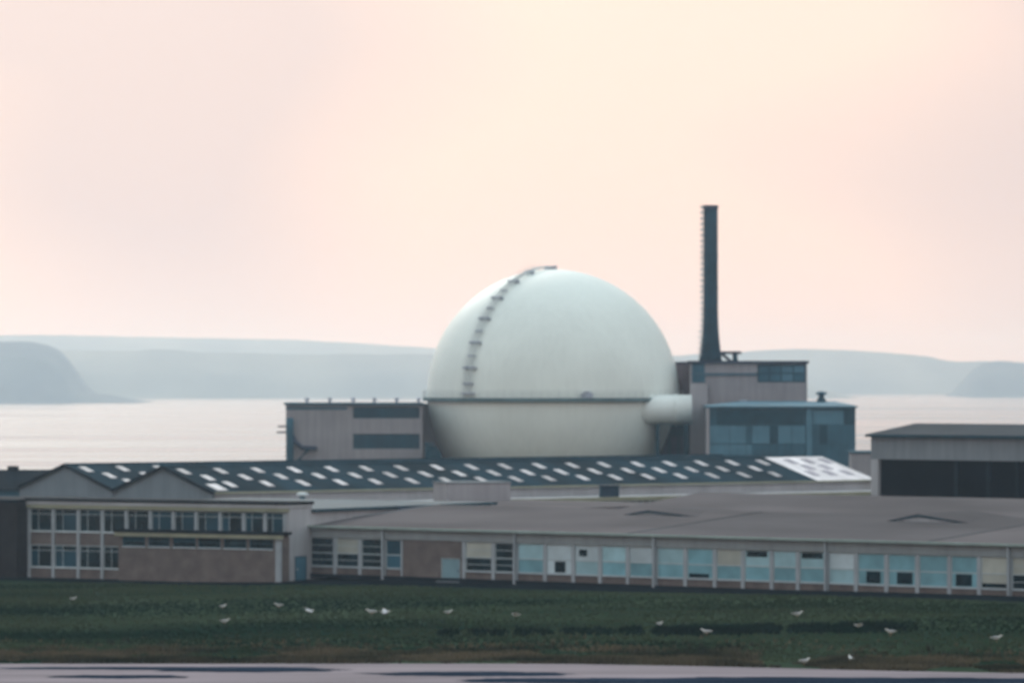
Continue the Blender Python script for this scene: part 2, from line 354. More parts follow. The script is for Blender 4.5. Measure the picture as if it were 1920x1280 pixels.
# ------------------------------------------------------------------ building parts
def window(parent, x0, x1, z0, z1, y=0.0, bars_z=(), bars_x=(), panes=None, fr=0.07, name='window', sill=True, frame='frame', sillmat='sill', bar=0.05):
    """window set into a wall plane y: frame mesh with panes and sill as its children. panes: list of (x0,x1,z0,z1,material)"""
    mb = MB(); yo, yi = y+0.02, y+0.12
    mb.box(x0, x0+fr, yo, yi, z0, z1).box(x1-fr, x1, yo, yi, z0, z1)
    mb.box(x0+fr, x1-fr, yo, yi, z0, z0+fr).box(x0+fr, x1-fr, yo, yi, z1-fr, z1)
    for z in bars_z: mb.box(x0+fr, x1-fr, yo+0.01, yi-0.01, z-bar/2, z+bar/2)
    for x in bars_x: mb.box(x-bar/2, x+bar/2, yo+0.013, yi-0.013, z0+fr, z1-fr)
    o = mb.build(name, mt[frame], parent)
    zs = [z0+fr] + list(bars_z) + [z1-fr]
    if panes is None: panes = ['glass_d']*(len(zs)-1)
    for (za, zb), p in zip(zip(zs, zs[1:]), panes):
        xs_ = [x0+fr] + list(bars_x) + [x1-fr]
        for xa, xb in zip(xs_, xs_[1:]):
            pm = p if isinstance(p, str) else random.choice(p)
            yy = y + 0.06 + random.uniform(0, 0.01)
            MB().box(xa, xb, yy, yy+0.02, za, zb).build('pane', mt[pm], o)
    if sill: MB().box(x0-0.03, x1+0.03, y-0.10, y+0.05, z0-0.09, z0-0.002).build('sill', mt[sillmat], o)
    return o

# ------------------------------------------------------------------ reactor sphere
SD = 840.0; SP = at(1037, 741, SD); SR = 20.87
sph = root('reactor_sphere', 'huge white steel containment sphere with a walkway round its middle', 'reactor sphere', (SP.x, SP.y, 0))
cz = SP.z
rg = []
for i in range(1, 64):
    th = math.pi*i/64
    rg.append([(SR*math.sin(th)*math.cos(q), SR*math.sin(th)*math.sin(q), cz - SR*math.cos(th)) for q in (2*math.pi*k/128 for k in range(128))])
MB().rings(rg).build('shell', mt['white'], sph, smooth=True)
def ring(r0, r1, z0, z1, n=128):
    mb = MB(); prof = [(r0, z0), (r1, z0), (r1, z1), (r0, z1)]
    for k in range(n):
        q = 2*math.pi*k/n
        mb.v += [(r*math.cos(q), r*math.sin(q), z) for r, z in prof]
    for k in range(n):
        a, b = 4*k, 4*((k+1) % n)
        for i in range(4):
            j = (i+1) % 4; mb.f.append((a+i, b+i, b+j, a+j)); mb.m.append(0)
    return mb
wz = zz(748, SD)
walk = ring(SR-0.2, SR+0.78, wz-0.32, wz+0.30).build('walkway', mt['ring'], sph)
rail = ring(SR+0.68, SR+0.74, wz+1.36, wz+1.42)
m2 = ring(SR+0.69, SR+0.73, wz+0.86, wz+0.90); b = len(rail.v); rail.v += m2.v; rail.f += [tuple(i+b for i in f) for f in m2.f]; rail.m += m2.m
for k in range(90):
    q = 2*math.pi*k/90; x, y = (SR+0.71)*math.cos(q), (SR+0.71)*math.sin(q)
    rail.box(x-0.03, x+0.03, y-0.03, y+0.03, wz+0.30, wz+1.36)
rail.build('railing', mt['rail'], walk)
q = math.asin((1098-1037)/243.0); x, y = (SR+0.3)*math.sin(q), -(SR+0.3)*math.cos(q)
MB().box(x-0.95, x+0.95, y-0.5, y+0.3, wz+0.30, wz+1.1).box(x-0.4, x+0.5, y-0.4, y+0.2, wz+1.1, wz+1.35).build('equipment_locker', mt['ladderd'], walk)
# meridian stair
lam = R(-41.5)
def mer(lat, out=0.0, side=0.0):
    r = SR + out
    c = Vector((math.sin(lam)*math.cos(lat)*r, -math.cos(lam)*math.cos(lat)*r, cz + math.sin(lat)*r))
    return c + Vector((math.cos(lam), math.sin(lam), 0))*side
lad = MB()
for sgn in (-1, 1):
    pts = [mer(R(-1 + 1.9*i), 0.45, sgn*0.75) for i in range(47)]
    lad.tube(pts, 0.07, 5)
    pts = [mer(R(-1 + 1.9*i), 0.95, sgn*0.75) for i in range(44)]
    lad.tube(pts, 0.04, 5)
ladder = lad.build('access_ladder', mt['rail'], sph)
tr = MB()
for i in range(120):
    la = R(0.5 + 0.735*i); a_, b_ = mer(la, 0.42, -0.75), mer(la, 0.42, 0.75)
    tr.tube([a_, b_], 0.05, 4)
tr.build('treads', mt['rail'], ladder)['kind'] = 'stuff'
for yy, wd in ((503,1.7),(513,1.2),(531,1.5),(548,0.85),(562,1.5),(581,0.85),(600,1.5),(623,0.8),(644,1.5),(668,0.9),(690,1.7),(719,1.2),(737,1.7)):
    sn = max(-1, min(0.9995, (741-yy)/237.5)); la = math.asin(sn)
    c = mer(la, 0.3)
    ux = Vector((math.cos(lam), math.sin(lam), 0)); nn = (mer(la, 1) - mer(la, 0)); tt = nn.cross(ux)
    mb = MB(); P = []
    hn, ht = (0.28, 0.13) if wd > 1 else (0.22, 0.09)
    for a1, b1, c1 in ((-1,-1,-1),(1,-1,-1),(1,1,-1),(-1,1,-1),(-1,-1,1),(1,-1,1),(1,1,1),(-1,1,1)):
        P.append(tuple(c + ux*wd*0.8*a1 + nn*hn*b1 + tt*ht*c1))
    mb.v = P; mb.f = [(3,2,1,0),(4,5,6,7),(0,1,5,4),(1,2,6,5),(2,3,7,6),(3,0,4,7)]; mb.m = [0]*6
    mb.build('landing', mt['ladderd'], ladder)

# duct between sphere and service building
dp = at(1258, 768, 827)
duct = root('transfer_duct', 'fat white horizontal duct joining the sphere to the service building', 'duct', (dp.x, dp.y, 0))
rg = []
prof = [(-5.6, 0.3), (-5.5, 1.0), (-5.2, 1.6), (-4.6, 2.15), (-3.8, 2.4), (-3.0, 2.45), (3.35, 2.45)]
for x, r in prof: rg.append([(x, r*math.cos(q), dp.z + r*math.sin(q)) for q in (2*math.pi*k/40 for k in range(40))])
MB().rings(rg).build('duct_shell', mt['white2'], duct, smooth=True)
rg = []
for x, r in ((0.6, 2.46), (0.6, 2.56), (0.9, 2.56), (0.9, 2.46)): rg.append([(x, r*math.cos(q), dp.z + r*math.sin(q)) for q in (2*math.pi*k/40 for k in range(40))])
MB().rings(rg, cap=False).build('flange', mt['white2'], duct, smooth=False)
for x in (-2.2, 2.4):
    MB().box(x-0.3, x+0.3, -1.2, 1.2, 0, dp.z-2.2).build('support', mt['teal_d'], duct)

lowb = root('pump_house', 'low dark teal pump house under the white duct', 'pump house', (at(1222, 850, 834).x, 834, 0))
w_ = (1292-1222)/FPX*834
mb = MB().box(0, w_, 0, 8, 0, zz(800, 834)); mb.build('wall', mt['teal_d'], lowb)
MB().box(-0.2, w_-0.02, -0.3, 8.2, zz(800, 834), zz(800, 834)+0.3).build('roof', mt['teal'], lowb)
for i in range(3):
    x = 1.6 + 1.5*i; MB().box(x, x+1.1, -0.06, -0.002, 6.5, 9.6).build('louvre', mt['steel'], lowb)

# ------------------------------------------------------------------ building left of the sphere
AD = 822.0
A = root('control_building', 'grey building with two dark window bands left of the sphere', 'building', (at(536, 850, AD).x, AD, 0), R(1.5))
aw = (792-536)/FPX*AD; atop = zz(759, AD); s = AD/FPX
bx0, bx1 = (662-536)*s, (787-536)*s
b1, b2 = (zz(784, AD), zz(762.5, AD)), (zz(841, AD), zz(813, AD))
mb = MB(); mb.box(0, aw, 0.5, 20, 0, atop)
mb.box(0, bx0, 0, 0.498, 0, atop-0.01).box(bx1, aw, 0, 0.498, 0, atop-0.01)
mb.box(bx0, bx1, 0, 0.498, b2[1], b1[0]).box(bx0, bx1, 0, 0.498, 0, b2[0]).box(bx0, bx1, 0, 0.498, b1[1], atop-0.01)
mb.build('wall', mt['mauve'], A)
MB().box(-0.35, aw+0.2, -0.4, 20.3, atop, atop+0.35).build('roof', mt['teal'], A)
MB().box(-0.02, bx0-1, -0.05, -0.002, atop-0.75, atop-0.35).build('band', mt['teal'], A)
for (za, zb) in (b1, b2):
    n = 8; xs_ = [bx0 + (bx1-bx0)*i/n for i in range(n+1)]
    window(A, bx0, bx1, za, zb, y=0.16, bars_x=xs_[1:-1], panes=['glass_b'], fr=0.1, frame='teal_d', sill=False, bar=0.09, name='window_band')
for px in (575, 618, 662, 702, 744, 785):
    x = (px-536)*s; v = MB()
    v.rings([[(x+r*math.cos(q), 3+r*math.sin(q), atop+0.35+z) for q in (2*math.pi*k/10 for k in range(10))] for r, z in ((0.22,0),(0.22,0.45),(0.42,0.5),(0.36,0.72),(0.1,0.82))])
    v.build('roof_vent', mt['ladderd'], A)
pv = MB(); px_ = (543.5-536)*s
pv.tube([(px_, -0.75, 0), (px_, -0.75, zz(800, AD)), (px_, -0.75, zz(783, AD))], 0.62, 14)
pipe = pv.build('exhaust_pipe', mt['teal'], A, smooth=True)
for yy, x0 in ((799, 521), (810, 519)):
    MB().box((x0-536)*s, px_, -0.95, -0.55, zz(yy, AD)-0.14, zz(yy, AD)+0.14).build('bracket', mt['steel'], pipe)
MB().tube([(px_+0.3, -0.7, zz(815, AD)), (px_+1.0, -0.7, zz(829, AD)), (px_+2.0, -0.7, zz(839, AD)), (px_+4.2, -0.7, zz(840, AD)), (px_+4.2, 0.2, zz(840, AD))], 0.36, 8).build('side_pipe', mt['steel'], pipe)
MB().tube([(px_+3.0, -0.7, zz(842, AD)), (px_+1.4, -0.7, zz(862, AD)), (px_+1.2, -0.7, 0)], 0.3, 8).build('drain_pipe', mt['teal_d'], pipe)
LK = root('link_corridor', 'narrow grey link between the banded grey building and the sphere', 'link', (at(790, 850, 838).x, 838, 0))
MB().box(0, 5.0, 0, 9, 0, zz(760, 826)).build('wall', mt['mauve'], LK)
MB().box(-0.1, 5.1, -0.15, 9.1, zz(760, 826), zz(760, 826)+0.25).build('roof', mt['teal'], LK)
B0 = root('valve_house', 'small dark teal shed at the foot of the sphere beside grey building', 'shed', (at(797, 850, 818).x, 818, 0))
MB().prismy([(0, 0), (2.6, 0), (2.6, zz(850, 818)), (1.6, zz(836, 818)), (0, zz(832, 818))], 0, 3).build('wall', mt['teal_d'], B0)
MB().box(-0.1, 1.5, -0.1, 3.1, zz(832, 818)+0.002, zz(832, 818)+0.15).build('roof', mt['teal'], B0)

# ------------------------------------------------------------------ service building with the stack
BD = 832.0; s = BD/FPX
B = root('service_building', 'tall mauve grey service building under the dark stack', 'building', (at(1294, 850, BD).x, BD, 0), R(-1.0))
def bx(px): return (px-1294)*s
bt = zz(681, BD); bw = bx(1513)
wb = MB()
wb.box(0, bx(1420), 0, 16, 0, bt).box(bx(1420), bw, 0.3, 16, zz(717, BD), bt).box(bx(1420), bw, 0, 16, 0, zz(717, BD)-0.002)
wb.build('wall', mt['mauve'], B)
MB().box(-0.3, bw+0.3, -0.45, 16.3, bt, bt+0.42).build('parapet', mt['steel'], B)
MB().box(bx(1297), bx(1420), -0.22, -0.002, zz(703.5, BD), zz(699.5, BD)).build('string_course', mt['teal'], B)
MB().box(bx(1298), bx(1322), -0.12, -0.002, zz(717, BD), zz(699.2, BD)-0.4).build('louvre', mt['teal'], B)
MB().box(bx(1298), bx(1321), -0.1, -0.003, zz(699, BD), bt-0.05).build('louvre', mt['teal'], B)
n = 4; x0, x1 = bx(1420), bw-0.25
window(B, x0, x1, zz(716.5, BD), zz(683, BD), y=0.12, bars_z=(zz(699.5, BD),), bars_x=[x0+(x1-x0)*i/n for i in range(1, n)], panes=[['teal', 'teal_l', 'teal'], ['teal', 'glass_b', 'teal_l']], fr=0.22, frame='teal_d', sill=False, bar=0.22, name='corner_window')
MB().box(bx(1294)-0.05, bx(1326), -1.6, -0.002, 0, zz(719, BD)).build('stair_tower', mt['mauvel'], B)
MB().box(-2.2, -0.002, 9, 15.9, 0, bt-0.02).build('side_wing', mt['rust'], B)
MB().box(-2.25, -0.35, 8.8, 16, bt, bt+0.3).build('side_roof', mt['steel'], B)

CD = 812.0; s2 = CD/FPX
C = root('turbine_annex', 'lower teal clad block with long dark window strip below the stack', 'building', (at(1328, 850, CD).x, CD, 0), R(-0.5))
def cx_(px): return (px-1328)*s2
ct = zz(764, CD); cw = cx_(1604)
MB().box(0, cw, 0.25, 17, 0, ct).build('wall', mt['teal'], C)
mb = MB(); e = 0.35
t0 = [(-e, -e, ct), (cw+e, -e, ct), (cw+e, 18, ct), (-e, 18, ct)]
t1 = [(cx_(1395), 14, zz(752, CD+14)), (cx_(1575), 14, zz(752, CD+14)), (cx_(1575), 17, zz(752, CD+14)), (cx_(1395), 17, zz(752, CD+14))]
mb.rings([[(-e, -e, ct+0.01), (cw+e, -e, ct+0.01), (cw+e, 18, ct+0.01), (-e, 18, ct+0.01)], [(-e, -e, ct+0.28), (cw+e, -e, ct+0.28), (cw+e, 18, ct+0.28), (-e, 18, ct+0.28)], t1])
mb.build('roof', mt['teal_l'], C)
x0, x1 = cx_(1344), cx_(1507); n = 9
window(C, x0, x1, zz(795, CD), zz(770, CD), y=0.02, bars_x=[x0+(x1-x0)*i/n for i in range(1, n)], panes=['teal_d'], fr=0.12, frame='teal_d', sill=False, bar=0.1, name='window_strip')
for i, (a1, a2, m) in enumerate(((1331, 1368, 'teal_l'), (1369, 1399, 'teal_l'), (1400, 1410, 'teal'), (1411, 1443, 'teal_l'), (1444, 1458, 'teal_d'), (1459, 1484, 'teal_l'), (1485, 1510, 'teal_l'))):
    MB().box(cx_(a1), cx_(a2), 0.05, 0.248, zz(831, CD), zz(798, CD)).build('cladding_panel', mt[m], C)
    MB().box(cx_(a1), cx_(a2), 0.08, 0.246, zz(853, CD), zz(833, CD)).build('cladding_panel', mt['teal_l' if i < 3 else 'teal'], C)
MB().box(cx_(1512), cx_(1522), -0.1, 0.246, 0, ct-0.3).build('column', mt['teal_l'], C)
MB().box(cx_(1537), cx_(1551), 0.12, 0.247, zz(832, CD), zz(797, CD)).build('tall_window', mt['teal_d'], C)
MB().box(cx_(1525), cx_(1581), 0.14, 0.245, zz(795, CD), zz(769, CD)).build('cladding_panel', mt['teal_l'], C)
MB().box(cx_(1583), cx_(1603), 0.10, 0.244, zz(795, CD), zz(769, CD)).build('cladding_panel', mt['teal_d'], C)
MB().box(cx_(1553), cx_(1588), 0.14, 0.243, zz(832, CD), zz(797, CD)).build('cladding_panel', mt['teal'], C)
MB().box(cx_(1324)-0.02, cx_(1330), -0.15, 0.24, 0, ct-0.05).build('column', mt['mauvel'], C)

def lathe(prof, n=20, cx=0, cy=0): return [[(cx+r*math.cos(q), cy+r*math.sin(q), z) for q in (2*math.pi*k/n for k in range(n))] for r, z in prof]
vz = zz(752, CD+10)
V = root('roof_ventilator', 'small dark cowl ventilator on the roof of the teal block', 'ventilator', (at(1540, 750, CD+12).x, CD+12, vz-0.35))
MB().rings(lathe([(0.75, 0), (0.75, 0.6), (0.45, 0.9), (0.45, 1.4)])).build('base', mt['teal_d'], V, smooth=True)
MB().rings(lathe([(0.5, 1.4), (0.95, 1.5), (0.8, 1.8), (0.2, 1.95)])).build('cowl', mt['teal'], V, smooth=True)

KD = 843.0
sz = zz(677, KD); kt = zz(385, KD)
K = root('chimney_stack', 'tall dark ventilation stack with flared foot on the service building roof', 'chimney', (at(1332.5, 600, KD).x, KD, sz))
hh = kt - sz
prof = [(1.95, 0), (1.80, 0.7), (1.66, 1.8), (1.50, 3.2), (1.36, 4.8), (1.26, 6.5), (1.22, 9), (1.20, 14), (1.18, hh-0.5)]
MB().rings(lathe(prof, 28)).build('shaft', mt['stack'], K, smooth=True)
MB().rings(lathe([(1.1, hh-0.6), (1.28, hh-0.6), (1.28, hh), (1.05, hh), (1.05, hh-0.4)], 28)).build('rim', mt['steel'], K)
for z in (6.5, 12.0, 17.5):
    MB().rings(lathe([(1.20, z), (1.30, z), (1.30, z+0.18), (1.19, z+0.18)], 28), cap=False).build('band', mt['stack'], K)
ld = MB()
for sy in (-0.25, 0.25): ld.tube([(-2.05, sy-0.3, 0.3), (-1.62, sy-0.3, 3.2), (-1.42, sy-0.3, 6.5), (-1.40, sy-0.3, hh)], 0.05, 5)
lo = ld.build('ladder', mt['frame'], K)
for i in range(27):
    z = 1.2 + i*(hh-1.5)/26.0
    MB().box(-1.78 if z > 5 else -2.0, -1.22, -0.85, 0.2, z-0.13, z+0.13).build('rung_hoop', mt['frame'], lo)
F = root('extract_fan', 'dark roof fan with flat duct beside the foot of the stack', 'fan', (at(1372, 677, KD-3).x, KD-3, zz(681, BD)+0.42))
MB().box(-2.0, 1.55, -0.6, 0.6, 1.15, 1.6).build('duct', mt['steel'], F)
MB().rings(lathe([(0.5, 0), (0.42, 0.3), (0.42, 1.15)], 14, 0.55)).build('fan_casing', mt['teal_d'], F, smooth=True)
MB().prismy([(-2.0, 1.15), (-1.2, 1.15), (0.1, 0), (-0.6, 0)], -0.3, 0.3).build('strut', mt['steel'], F)
H = root('roof_hatch', 'small dark hatch on the roof of the teal block against mauve wall', 'hatch', (at(1393, 752, CD+14).x, CD+13.5, zz(754, CD+14)))
MB().prismy([(-0.8, 0), (0.8, 0), (0.5, 0.45), (-0.5, 0.45)], -0.4, 0.4).build('lid', mt['ladderd'], H)
MB().box(-0.9, 0.9, -0.5, 0.5, -0.25, -0.001).build('kerb', mt['teal'], H)

# low grey wall block seen between annex and right-hand shed
G = root('store_block', 'low grey flat roofed store between teal block and right hand shed', 'store', (at(1598, 850, 780).x, 780, 0))
MB().box(0, 7, 0, 8, 0, zz(849, 780)).build('wall', mt['mauve'], G)
MB().box(-0.2, 7.2, -0.25, 8.2, zz(849, 780), zz(849, 780)+0.3).build('roof', mt['teal'], G)

# ------------------------------------------------------------------ twin-gabled workshop with skylights
WO, WA = (-33.7, 572.0), R(41.7)
W = root('workshop', 'long twin gabled workshop with dark sheet roof and rows of skylights', 'workshop', WO, WA)
WL, SPAN, ZE, ZR = 106.7, 18.6, 6.5, 9.22
s_white = solve_s(WO, WA, 1530)          # where the white sheeting, sky glint in its colour, starts along the eave
mb = MB()
for b in range(2):
    y0 = b*SPAN
    mb.prism([(y0+0.05, 0), (y0+SPAN-0.05, 0), (y0+SPAN-0.05, ZE-0.15), (y0+SPAN/2, ZR-0.17), (y0+0.05, ZE-0.15)], 0.25, WL-0.3)
mb.build('wall', mt['gwalll'], W)
for b in range(2):
    y0 = b*SPAN
    MB().prism([(y0+0.15, 0), (y0+SPAN-0.15, 0), (y0+SPAN-0.15, ZE-0.12), (y0+SPAN/2, ZR-0.2), (y0+0.15, ZE-0.12)], 0.10, 0.249).build('gable_wall', mt['gable'], W)
    segs = [(-0.15, s_white, 'slate'), (s_white+0.01, WL, 'wroof')] if b == 0 else [(-0.15, WL, 'slate')]
    # each roof slope as individual sheets
    for (sa, sb, m) in segs:
        n = max(1, round((sb-sa)/5.5))
        for i in range(n):
            xa, xb = sa+(sb-sa)*i/n+0.006, sa+(sb-sa)*(i+1)/n-0.006
            zo = random.uniform(-0.012, 0.012)
            MB().slab((xa, y0-0.35, ZE-0.10+zo), (xb, y0-0.35, ZE-0.10+zo), (xb, y0+SPAN/2, ZR+zo), (xa, y0+SPAN/2, ZR+zo), 0.10).build('roof_sheet', mt[m], W)
    MB().slab((-0.15, y0+SPAN/2+0.01, ZR), (WL, y0+SPAN/2+0.01, ZR), (WL, y0+SPAN-0.1, ZE), (-0.15, y0+SPAN-0.1, ZE), 0.10).build('rear_slope', mt['slate'], W)
    MB().prism([(y0+SPAN/2-0.35, ZR-0.03), (y0+SPAN/2, ZR+0.10), (y0+SPAN/2+0.35, ZR-0.03)], -0.16, s_white if b == 0 else WL).build('ridge_cap', mt['slate'], W)
    for ya, yb, za, zb in ((y0-0.3, y0+SPAN/2, ZE-0.1, ZR+0.02), (y0+SPAN-0.15, y0+SPAN/2, ZE-0.02, ZR+0.02)):
        MB().prism([(ya, za-0.30), (ya, za+0.06), (yb, zb+0.06), (yb, zb-0.30)] if ya < yb else [(ya, za+0.06), (ya, za-0.30), (yb, zb-0.30), (yb, zb+0.06)], -0.26, -0.155).build('verge_board', mt['dark'], W)
def skylight(b, sc, f0, f1, m, wd=1.35):
    y0 = b*SPAN
    def p(s_, f): return (s_, y0 - 0.35 + f*(SPAN/2+0.35), ZE-0.10 + f*(ZR-ZE+0.10) + 0.055)
    MB().slab(p(sc-wd/2, f0), p(sc+wd/2, f0), p(sc+wd/2, f1), p(sc-wd/2, f1), 0.05).build('skylight', mt[m], W)
PIT = 5.45
rows = ((0.19, 0.38, 0.0), (0.44, 0.63, 0.775), (0.69, 0.88, 0.49))
for b in range(2):
    for r_, (f0, f1, off) in enumerate(rows):
        i = 0
        sc0 = 4.2
        while True:
            sc = sc0 + (i+off)*PIT - PIT; i += 1
            if sc > WL-1.2: break
            if sc < 0.9: continue
            m = 'skyl'
            if b == 0 and sc > s_white-1.0: continue
            skylight(b, sc + random.uniform(-0.12, 0.12), f0+random.uniform(-.01,.01), f1, m, 0.95)
for f0, f1, off in rows:
    for sc in (s_white+1.9, s_white+5.0, s_white+8.1):
        if sc + off*2.2 < WL-0.8: skylight(0, sc+off*2.2, f0+0.02, f1+0.02, 'skyld', 1.15)
skylight(0, 1.6, 0.06, 0.30, 'skyl', 1.5)
MB().box(-0.1, WL, -0.52, -0.36, ZE-0.28, ZE-0.08).build('gutter', mt['olive'], W)

# lean-to along the workshop
LTO = (WO[0] + 8*math.sin(WA), WO[1] - 8*math.cos(WA))
LT = root('lean_to', 'low flat roofed lean-to running along the front of the gabled workshop', 'lean-to', LTO, WA)
MB().box(2, 104, 0.2, 7.9, 0, 5.0).build('wall', mt['gwall'], LT)
MB().box(1.7, 104.3, 0, 7.95, 5.0, 5.10).build('roof', mt['gwalll'], LT)
MB().box(1.6, 104.4, -0.15, -0.002, 4.72, 5.18).build('fascia', mt['olive'], LT)
c0, c1 = solve_s(LTO, WA, 955), solve_s(LTO, WA, 1245); n = 22
window(LT, c0, c1, 3.9, 4.66, y=0.05, bars_x=[c0+(c1-c0)*i/n for i in range(1, n)], panes=[['glass_d', 'teal', 'glass_d']], sill=False, name='clerestory', bar=0.14)
sv = solve_s(LTO, WA, 567, 3)
vp = (LTO[0]+sv*math.cos(WA)-3*math.sin(WA), LTO[1]+sv*math.sin(WA)+3*math.cos(WA), 5.10)
V2 = root('mushroom_vent', 'small white mushroom vent on the lean-to roof near the two storey block', 'vent', vp)
MB().rings(lathe([(0.32, 0), (0.32, 0.85)], 12)).build('pipe', mt['teal'], V2, smooth=True)
MB().rings(lathe([(0.4, 0.85), (0.75, 0.92), (0.62, 1.15), (0.2, 1.28)], 14)).build('cap', mt['sill'], V2, smooth=True)
sv = solve_s(LTO, WA, 1142, 1.2)
vp = (LTO[0]+sv*math.cos(WA)-1.2*math.sin(WA), LTO[1]+sv*math.sin(WA)+1.2*math.cos(WA), 5.10)
TK = root('cooling_unit', 'square dark teal cooling unit on the lean-to roof edge', 'cooling unit', vp, R(5))
MB().box(-1.1, 1.1, -0.9, 0.9, 0.02, 1.35).build('casing', mt['teal_d'], TK)
MB().box(-1.2, 1.2, -1.0, 1.0, 1.35, 1.45).build('lid', mt['steel'], TK)
for i in range(5): MB().box(-0.95, 0.95, -0.95, -0.902, 0.15+i*0.24, 0.27+i*0.24).build('louvre', mt['steel'], TK)

# mauve plant room in front of the lean-to
PO = at(838, 900, 552)
PR = root('plant_room', 'plain mauve plant room rising between the low roofs and skylit workshop', 'plant room', (PO.x, PO.y, 0), R(20))
pw = solve_s((PO.x, PO.y), R(20), 957)
MB().box(0, pw, 0, 4.5, 0, zz(906, 553)).build('wall', mt['mauvel'], PR)
MB().box(-0.08, pw+0.08, -0.08, 4.6, zz(906, 553), zz(906, 553)+0.18).build('roof', mt['gwall'], PR)

# ------------------------------------------------------------------ two-storey offices
TO = at(55, 900, 505); TA = R(-32); TOx = (TO.x, TO.y)
T = root('office_block', 'two storey office block with pale posts and a row of eleven upper windows', 'office block', (TO.x, TO.y, 0), TA)
tl = solve_s(TOx, TA, 540)
edges = [55, 100, 147, 192, 237, 282, 325, 368, 413, 457, 497, 534]
se = [solve_s(TOx, TA, p) for p in edges]
MB().box(0, tl, 0.22, 4, -0.8, 6.95).build('wall', mt['gwalll'], T)
MB().box(0, tl-0.02, 4.002, 37, -0.8, 6.35).build('rear_wall', mt['gwalll'], T)
MB().box(-0.2, tl+0.4, 4.0, 37.3, 6.35, 6.62).build('rear_roof', mt['teal_d'], T)
def es(px):                                   # depth along the end wall for a pixel column
    ex, ey = TO.x+tl*math.cos(TA), TO.y+tl*math.sin(TA); return solve_s((ex, ey), TA+math.pi/2, px)
d0, d1 = es(554), es(572)
dr = MB().box(tl+0.002, tl+0.06, d0, d1, -0.2, 2.0).build('door', mt['door_b'], T)
MB().box(tl+0.003, tl+0.10, d0-0.12, d0, -0.2, 2.12).box(tl+0.003, tl+0.10, d1, d1+0.12, -0.2, 2.12).box(tl+0.003, tl+0.10, d0, d1, 2.0, 2.12).build('door_frame', mt['teal'], dr)
MB().box(tl+0.062, tl+0.14, d0+0.12, d0+0.2, 0.8, 0.95).build('handle', mt['sill'], dr)
MB().box(tl+0.402, tl+0.7, es(740), es(782), 6.15, 6.52).build('gutter_box', mt['steel'], T)
MB().box(-0.2, tl+0.1, -0.35, 4.1, 6.78, 7.12).build('fascia', mt['gwalll'], T)
MB().box(-0.15, tl+0.05, -0.30, 0.215, 6.42, 6.778).build('eaves_board', mt['olive'], T)
MB().box(-0.3, tl+0.2, -0.45, 4.2, 7.12, 7.38).build('roof', mt['dark'], T)
UPW = (4.12, 6.35); LOW = (0.55, 2.75)
for i in range(11):
    xa, xb = se[i]+0.16, se[i+1]-0.16
    dark = ['glass_d', 'glass_b', 'teal_d'] if i not in (0, 3, 4) else ['glass_d']
    window(T, xa, xb, UPW[0], UPW[1], y=0.0, bars_z=(UPW[1]-0.52,), bars_x=(xa+(xb-xa)*0.36,), panes=[dark, dark])
    MB().box(xa, xb, 0.05, 0.218, LOW[1]+0.02, UPW[0]-0.10).build('brick_panel', mt['brick'], T)
    if i < 4:
        dk = ['glass_d', 'glass_b'] if i < 2 else ['glass_d']
        window(T, xa, xb, LOW[0], LOW[1], y=0.0, bars_z=(LOW[1]-0.52,), bars_x=(xa+(xb-xa)*0.36,), panes=[dk, dk])
    MB().box(xa, xb, 0.05, 0.217, -0.8, LOW[0]-0.10).build('brick_panel', mt['brick'], T)
for i, sx in enumerate(se):
    MB().box(sx-0.155, sx+0.155, -0.10, 0.216, -0.8, 6.41).build('post', mt['post'], T)
MB().box(se[-1]+0.16, tl, -0.02, 0.2, -0.8, 6.41).build('end_panel', mt['gwalll'], T)

# brick annex in front
AO = (TO.x + 1.7*math.sin(TA), TO.y - 1.7*math.cos(TA))
s0 = solve_s(AO, TA, 222)
AX = root('brick_annex', 'single storey brick annex with six high windows in front of the offices', 'annex', (AO[0]+s0*math.cos(TA), AO[1]+s0*math.sin(TA), 0), TA)
ao = (AX.location.x, AX.location.y)
al = solve_s(ao, TA, 525)
zt = 4.15
MB().box(0, al, 0.25, 1.58, -0.8, zt).build('wall', mt['brick'], AX)
MB().box(-0.3, al+0.3, -0.45, 1.58, 4.24, 4.52).build('roof', mt['dark'], AX)
MB().box(-0.25, al+0.25, -0.40, 0.2, 3.86, 4.238).build('fascia', mt['olive'], AX)
wx = [(230,272),(278,318),(325,367),(372,413),(420,462),(468,512)]
prev = 0.0
for i, (a1, a2) in enumerate(wx):
    xa, xb = solve_s(ao, TA, a1), solve_s(ao, TA, a2)
    window(AX, xa, xb, 2.88, 3.84, y=0.0, bars_z=(3.40,), panes=['glass_d', ['glass_d', 'teal_d']], frame='teal')
    MB().box(prev, xa-0.004, 0.0, 0.248, -0.8, 3.84).build('brick_pier', mt['brick'], AX)
    MB().box(xa, xb, 0.004, 0.247, -0.8, 2.78).build('brick_panel', mt['brick'], AX)
    prev = xb+0.004
MB().box(prev, al-0.5, 0.0, 0.248, -0.8, 3.84).build('brick_pier', mt['brick'], AX)
MB().box(al-0.49, al+0.05, -0.08, 0.246, -0.8, 3.84).build('post', mt['post'], AX)

# brick wing at the far left, lens vignette painted into its colour
DO = (TO.x - 1.6*math.sin(-TA), TO.y - 1.6*math.cos(TA))
DW = root('vignetted_wing', 'windowless brick wing darkened by painted vignette at the left end of the offices', 'building', (TO.x + 1.6*math.sin(TA), TO.y - 1.6*math.cos(TA), 0), TA)
MB().box(-14, -0.3, 0, 11, -0.8, 7.0).build('wall', mt['brick_vig'], DW)
MB().box(-14.2, -0.1, -0.25, 11.2, 7.0, 7.25).build('roof', mt['dark'], DW)
for i in range(4): MB().box(-12.9+i*3.3, -12.6+i*3.3, -0.08, -0.002, -0.8, 7.0).build('pilaster', mt['brick_vig'], DW)

